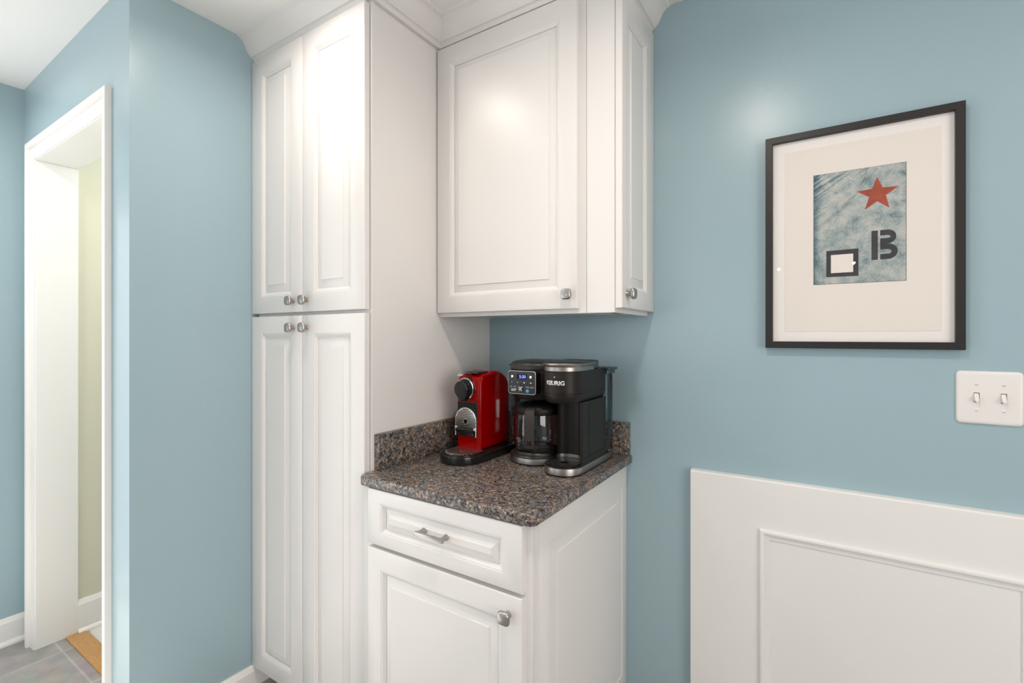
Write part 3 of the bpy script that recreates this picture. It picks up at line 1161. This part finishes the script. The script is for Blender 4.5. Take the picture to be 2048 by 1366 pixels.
# control panel
TP = FRONT(-0.7925, 1.2840, 1.1595) @ Matrix.Rotation(R(0), 4, 'X')
PW, PH = 0.0512, 0.0368
bm = nb()
prism(bm, rrect(-PW + 0.002, PW - 0.002, -PH + 0.002, PH - 0.002, 0.008), -0.034, -0.0045, 0, 0, 2, T=TP)
cp_ = finish('control_panel', bm, M['black'], cm, 30)
bm = nb()
prism(bm, rrect(-PW, PW, -PH, PH, 0.009), -0.0044, 0.0, 0.0, 0.0012, 2, T=TP)
finish('bezel', bm, M['perf'], cp_, 30)
bm = nb()
prism(bm, rrect(-PW + 0.0017, PW - 0.0017, -PH + 0.0017, PH - 0.0017, 0.0078), 0.0001, 0.0006, 0.0, 0.0003, 2, T=TP)
finish('panel_face', bm, M['panel'], cp_, 30)


def pface(name, m, fn, parent=cp_):
    bm = nb()
    fn(bm)
    return finish(name, bm, m, parent, 30)


pface('display', M['screen'], lambda b: add_box(b, -0.0175, 0.0195, 0.0105, 0.0265, 0.0006, 0.0009, T=TP))
bm = text_bm('5:30', 0.0098, TP @ Matrix.Translation((0.0035, 0.0185, 0.0009)), 0.0002, 0.012, width=0.0235)
finish('clock_digits', bm, M['digits'], cp_, 0)
for x in (-0.0345, 0.0335):
    b_ = pface('round_button', M['blackgl'], lambda b: prism(b, circ(x, 0.0185, 0.0068, 24), 0.0006, 0.0013, 0, 0.0004, 2, T=TP))
    pface('button_icon', M['led'], lambda b: prism(b, [(x - 0.0030, 0.0150), (x + 0.0030, 0.0150), (x + 0.0036, 0.0222), (x - 0.0036, 0.0222)], 0.0013, 0.0015, T=TP))
for k, x in enumerate((-0.036, -0.014, 0.010, 0.034)):
    pface('key', M['dark'], lambda b: add_box(b, x - 0.0105, x + 0.0105, -0.0045, 0.0045, 0.0006, 0.0011, 0.0003, 1, T=TP))
    pface('key_mark', M['ink'], lambda b: add_box(b, x - (0.0010 if k < 2 else 0.0024), x + (0.0010 if k < 2 else 0.0024), -0.0016, 0.0016, 0.0011, 0.0013, T=TP))
for x, w_ in ((-0.0385, 0.0045), (-0.0245, 0.0045), (0.0220, 0.0058), (0.0375, 0.0068)):
    pface('key', M['dark'], lambda b: add_box(b, x - w_ - 0.0015, x + w_ + 0.0015, -0.0175, -0.0100, 0.0006, 0.0011, 0.0003, 1, T=TP))
    pface('key_mark', M['greyink'], lambda b: (add_box(b, x - w_, x + w_, -0.0132, -0.0120, 0.0011, 0.0013, T=TP),
                                               add_box(b, x - w_, x + w_, -0.0158, -0.0146, 0.0011, 0.0013, T=TP)))
for y, x1 in ((-0.0215, -0.0185), (-0.0260, -0.0230)):
    pface('text_line', M['ink'], lambda b: add_box(b, -0.0385, x1, y - 0.0009, y + 0.0009, 0.0006, 0.0008, T=TP))
pface('brew_button', M['blackgl'], lambda b: prism(b, circ(-0.0030, -0.0190, 0.0118, 32), 0.0006, 0.0018, 0, 0.0006, 2, T=TP))


def k_mark(b, T, s):
    """K emblem: broken stem of two blocks and a chevron, local size s."""
    add_box(b, -0.5 * s, -0.24 * s, 0.10 * s, 0.36 * s, 0, 0.0002, T=T)
    add_box(b, -0.5 * s, -0.24 * s, -0.36 * s, -0.10 * s, 0, 0.0002, T=T)
    prism(b, [(-0.10 * s, 0.0), (0.06 * s, 0.0), (0.42 * s, 0.5 * s), (0.14 * s, 0.5 * s), (-0.10 * s, 0.17 * s)], 0, 0.0002, T=T)
    prism(b, [(-0.10 * s, 0.0), (-0.10 * s, -0.17 * s), (0.14 * s, -0.5 * s), (0.42 * s, -0.5 * s), (0.06 * s, 0.0)], 0, 0.0002, T=T)


pface('emblem', M['ink'], lambda b: k_mark(b, TP @ Matrix.Translation((-0.0025, -0.0190, 0.0018)), 0.0128))
pface('blue_button', M['bluedot'], lambda b: prism(b, circ(0.0215, -0.0255, 0.0052, 20), 0.0006, 0.0012, 0, 0.0003, 2, T=TP))

# ------------------------------------------------------------------ glass carafe on the warming plate
car = thing('coffee_carafe', 'empty glass carafe with black lid and handle on the coffee maker plate', 'carafe', (GX, GY, 0.9327))
bm = nb()
outer = [(0.0600, 0.9327), (0.0690, 0.9345), (0.0740, 0.9400), (0.0762, 0.9480), (0.0772, 0.960), (0.0772, 0.990), (0.0762, 1.020), (0.0745, 1.045), (0.0735, 1.0600)]
inner = [(r - 0.0022, max(z, 0.9352)) for r, z in outer[::-1]]
lathe(bm, outer + inner, GX, GY, 64)
finish('glass_body', bm, M['glass'], car, 40)
bm = nb()
lathe(bm, [(0.0738, 1.0520), (0.0768, 1.0520), (0.0778, 1.0540), (0.0778, 1.0690), (0.0765, 1.0730), (0.0700, 1.0790), (0.0560, 1.0850), (0.030, 1.0890), (0.010, 1.0895)], GX, GY, 56)
finish('lid', bm, M['black'], car, 30)
HA = R(18)
TH = Matrix.Translation((GX, GY, 0)) @ Matrix.Rotation(HA, 4, 'Z') @ Matrix.Rotation(R(-90), 4, 'Z')
# side profile (radial distance, z) of the strap, closed
hp_out = [(0.074, 1.0800), (0.095, 1.0795), (0.106, 1.0765), (0.1125, 1.0700), (0.1150, 1.0600), (0.1145, 1.030), (0.1125, 0.985), (0.1105, 0.962), (0.1085, 0.9545), (0.103, 0.9515)]
hp_in = [(0.1000, 0.9550), (0.1010, 0.985), (0.1030, 1.030), (0.1030, 1.052), (0.100, 1.062), (0.094, 1.0665), (0.074, 1.0670)]
hp = hp_out + hp_in
bm = nb()
E_ = Matrix(((1, 0, 0, 0), (0, 0, 1, 0), (0, 1, 0, 0), (0, 0, 0, 1)))
hw = 0.0150
rows = [[(p[0], p[1], zz) for p in (inset(hp[::-1], d)[::-1] if d else hp)] for zz, d in ((-hw, 0.0012), (-hw + 0.0012, 0), (hw - 0.0012, 0), (hw, 0.0012))]
loft(bm, rows, True, True, True, TH @ E_)
hdl = finish('handle', bm, M['handle'], car, 30)
bm = nb()
TQ = Matrix.Translation((GX, GY, 0)) @ Matrix.Rotation(HA, 4, 'Z') @ Matrix.Translation((0, -0.1118, 0.9720)) @ Matrix.Rotation(R(90), 4, 'X')
k_mark(bm, TQ, 0.0160)
finish('emblem', bm, M['inkblack'], hdl, 0)

# ------------------------------------------------------------------ framed print
pic = thing('framed_picture', 'black framed abstract print with a red star on the blue wall', 'picture', (0.0795, YB - 0.001, 1.58))
FX0, FX1, FZ0, FZ1 = -0.1395, 0.2990, 1.2712, 1.8880
FYF = 1.6000
fp = [(0, 0.0), (0, 0.0205), (0.0008, 0.0212), (0.0178, 0.0212), (0.0186, 0.0205), (0.0188, 0.0105), (0.0195, 0.0)]
bm = nb()
yb = YB - 0.0005
loft(bm, [[(FX0 + d, yb - p, FZ0 + d), (FX1 - d, yb - p, FZ0 + d), (FX1 - d, yb - p, FZ1 - d), (FX0 + d, yb - p, FZ1 - d)] for d, p in fp], False, False)
finish('frame', bm, M['framewood'], pic, 25)
bm = nb()
add_box(bm, FX0 + 0.0190, FX1 - 0.0190, yb - 0.0090, yb - 0.004, FZ0 + 0.0190, FZ1 - 0.0190)
finish('mount', bm, M['mat'], pic, 0)
bm = nb()
add_box(bm, -0.0905, 0.2545, yb - 0.0098, yb - 0.0091, 1.3190, 1.8395)
ppr = finish('paper', bm, M['paper'], pic, 0)
AX0, AX1, AZ0, AZ1 = -0.0192, 0.1862, 1.4508, 1.7616
bm = nb()
add_box(bm, AX0, AX1, yb - 0.0101, yb - 0.0099, AZ0, AZ1)
# coordinates centred on the plate so the pattern sits on it
pl = finish('print', bm, M['art'], pic, 0)
ay = yb - 0.0101
TA = FRONT(0, ay, 0)
bm = nb()
e_ = 0.0009
add_box(bm, AX0, AX1, AZ0, AZ0 + e_, 0, 0.0001, T=TA)
add_box(bm, AX0, AX0 + e_, AZ0, AZ1, 0, 0.0001, T=TA)
add_box(bm, AX1 - e_, AX1, AZ0, AZ1, 0, 0.0001, T=TA)
add_box(bm, AX0, AX1, AZ1 - 0.0005, AZ1, 0, 0.0001, T=TA)
finish('plate_edge', bm, M['darkink'], pl, 0)
bm = nb()
tips = [(0.1250, 1.7334), (0.1704, 1.7007), (0.1515, 1.6458), (0.0982, 1.6476), (0.0806, 1.7001)]
cx_, cz_ = 0.1262, 1.6880
star = []
for i in range(5):
    a_, b_ = Vector(tips[i]), Vector(tips[(i + 1) % 5])
    mid = (a_ + b_) / 2
    c_ = Vector((cx_, cz_))
    star.append(tuple(a_))
    star.append(tuple(c_ + (mid - c_) * 0.50))
prism(bm, star[::-1], 0.0, 0.0002, T=TA)
finish('red_star', bm, M['star'], pl, 0)
# stencil B
bm = nb()
add_box(bm, 0.1130, 0.1268, 1.5104, 1.5888, 0, 0.0002, T=TA)
for z0, z1, xr in ((1.5515, 1.5888, 0.1655), (1.5104, 1.5515, 0.1685)):
    zc, rz = (z0 + z1) / 2, (z1 - z0) / 2
    xs = 0.1315
    xc = xr - rz
    th = 0.0146
    out = [(xs, z0)] + arc(xc, zc, rz, -pi / 2, pi / 2, 14) + [(xs, z1)]
    inn = [(xs, z0 + th)] + [(xc + (rz - 0.0015) * 0.40 * cos(a), zc + (rz - th) * sin(a)) for a in [-pi / 2 + pi * i / 14 for i in range(15)]] + [(xs, z1 - th)]
    vo = [bm.verts.new(TA @ Vector((x, z, 0.0002))) for x, z in out]
    vi = [bm.verts.new(TA @ Vector((x, z, 0.0002))) for x, z in inn]
    for i in range(len(vo) - 1):
        bm.faces.new((vo[i], vo[i + 1], vi[i + 1], vi[i]))
finish('stencil_letter', bm, M['darkink'], pl, 0)
bm = nb()
fr_o = [(0.0112, 1.4708), (0.0845, 1.4700), (0.0845, 1.5449), (0.0112, 1.5441)]
fr_i = [(0.0220, 1.4815), (0.0728, 1.4815), (0.0728, 1.5319), (0.0220, 1.5319)]
vo = [bm.verts.new(TA @ Vector((x, z, 0.0002))) for x, z in fr_o]
vi = [bm.verts.new(TA @ Vector((x, z, 0.0002))) for x, z in fr_i]
for i in range(4):
    bm.faces.new((vo[i], vo[(i + 1) % 4], vi[(i + 1) % 4], vi[i]))
finish('dark_square', bm, M['darkink'], pl, 0)
bm = nb()
add_box(bm, 0.0220, 0.0728, 1.4815, 1.5319, 0, 0.00015, T=TA)
finish('pale_square', bm, M['paper'], pl, 0)
bm = nb()
for pth in ([(-0.0180, 1.6100), (0.010, 1.6285), (0.045, 1.6600), (0.0790, 1.6960), (0.0960, 1.728), (0.1045, 1.7612)],
            [(-0.0180, 1.6060), (0.013, 1.6250), (0.050, 1.6580), (0.080, 1.692), (0.105, 1.727), (0.127, 1.7614)]):
    for a_, b_ in zip(pth, pth[1:]):
        a_, b_ = Vector(a_), Vector(b_)
        n_ = (b_ - a_).normalized()
        n_ = Vector((-n_.y, n_.x)) * 0.00035
        bm.faces.new([bm.verts.new(TA @ Vector((p.x, p.y, 0.0001))) for p in (a_ - n_, b_ - n_, b_ + n_, a_ + n_)])
finish('scratch', bm, M['darkink'], pl, 0)
bm = nb()
add_box(bm, FX0 + 0.0189, FX1 - 0.0189, yb - 0.0135, yb - 0.0120, FZ0 + 0.0189, FZ1 - 0.0189)
finish('glass', bm, M['pane'], pic, 0)

# ------------------------------------------------------------------ double light switch
sw = thing('light_switch', 'white double light switch plate on the blue wall below the picture', 'light switch', (0.344, YB, 1.154))
TS = FRONT(0.3443, YB, 1.1545)
bm = nb()
rows = []
for z, d in ((0.0, 0.0), (0.002, 0.0), (0.0045, 0.0014), (0.0058, 0.0040), (0.0064, 0.0070), (0.0066, 0.0100)):
    rows.append([(x, y, z) for x, y in rrect(-0.0605 + d, 0.0605 - d, -0.0655 + d, 0.0650 - d, max(0.0095 - d, 0.002), 6)])
loft(bm, rows, True, True, True, TS)
finish('cover_plate', bm, M['plate'], sw, 40)
for x in (-0.0232, 0.0252):
    bm = nb()
    add_box(bm, x - 0.0053, x + 0.0053, -0.0120, 0.0120, 0.0066, 0.0069, T=TS)
    sl = finish('toggle_slot', bm, M['slot'], sw, 0)
    bm = nb()
    lp = []
    for zz, yy, hh, ww in ((0.0066, 0.0, 0.0105, 0.0044), (0.0095, -0.0010, 0.0085, 0.0042), (0.0140, -0.0045, 0.0050, 0.0037), (0.0180, -0.0075, 0.0032, 0.0033), (0.0188, -0.0080, 0.0022, 0.0025)):
        lp.append([(x - 0.0006 + px_, yy + py_, zz) for px_, py_ in rrect(-ww, ww, -hh, hh, 0.0015, 3)])
    loft(bm, lp, True, True, True, TS)
    finish('toggle', bm, M['plate'], sw, 30)
    for y in (0.0318, -0.0318):
        bm = nb()
        lathe(bm, [(0.0040, 0.0066), (0.0038, 0.0074), (0.0026, 0.0080)], x, y, 18, TS)
        sc_ = finish('screw', bm, M['plate'], sw, 30)
        bm = nb()
        add_box(bm, x - 0.0030, x + 0.0030, y - 0.0004, y + 0.0004, 0.0080, 0.0081, T=TS)
        finish('screw_slot', bm, M['slot'], sc_, 0)
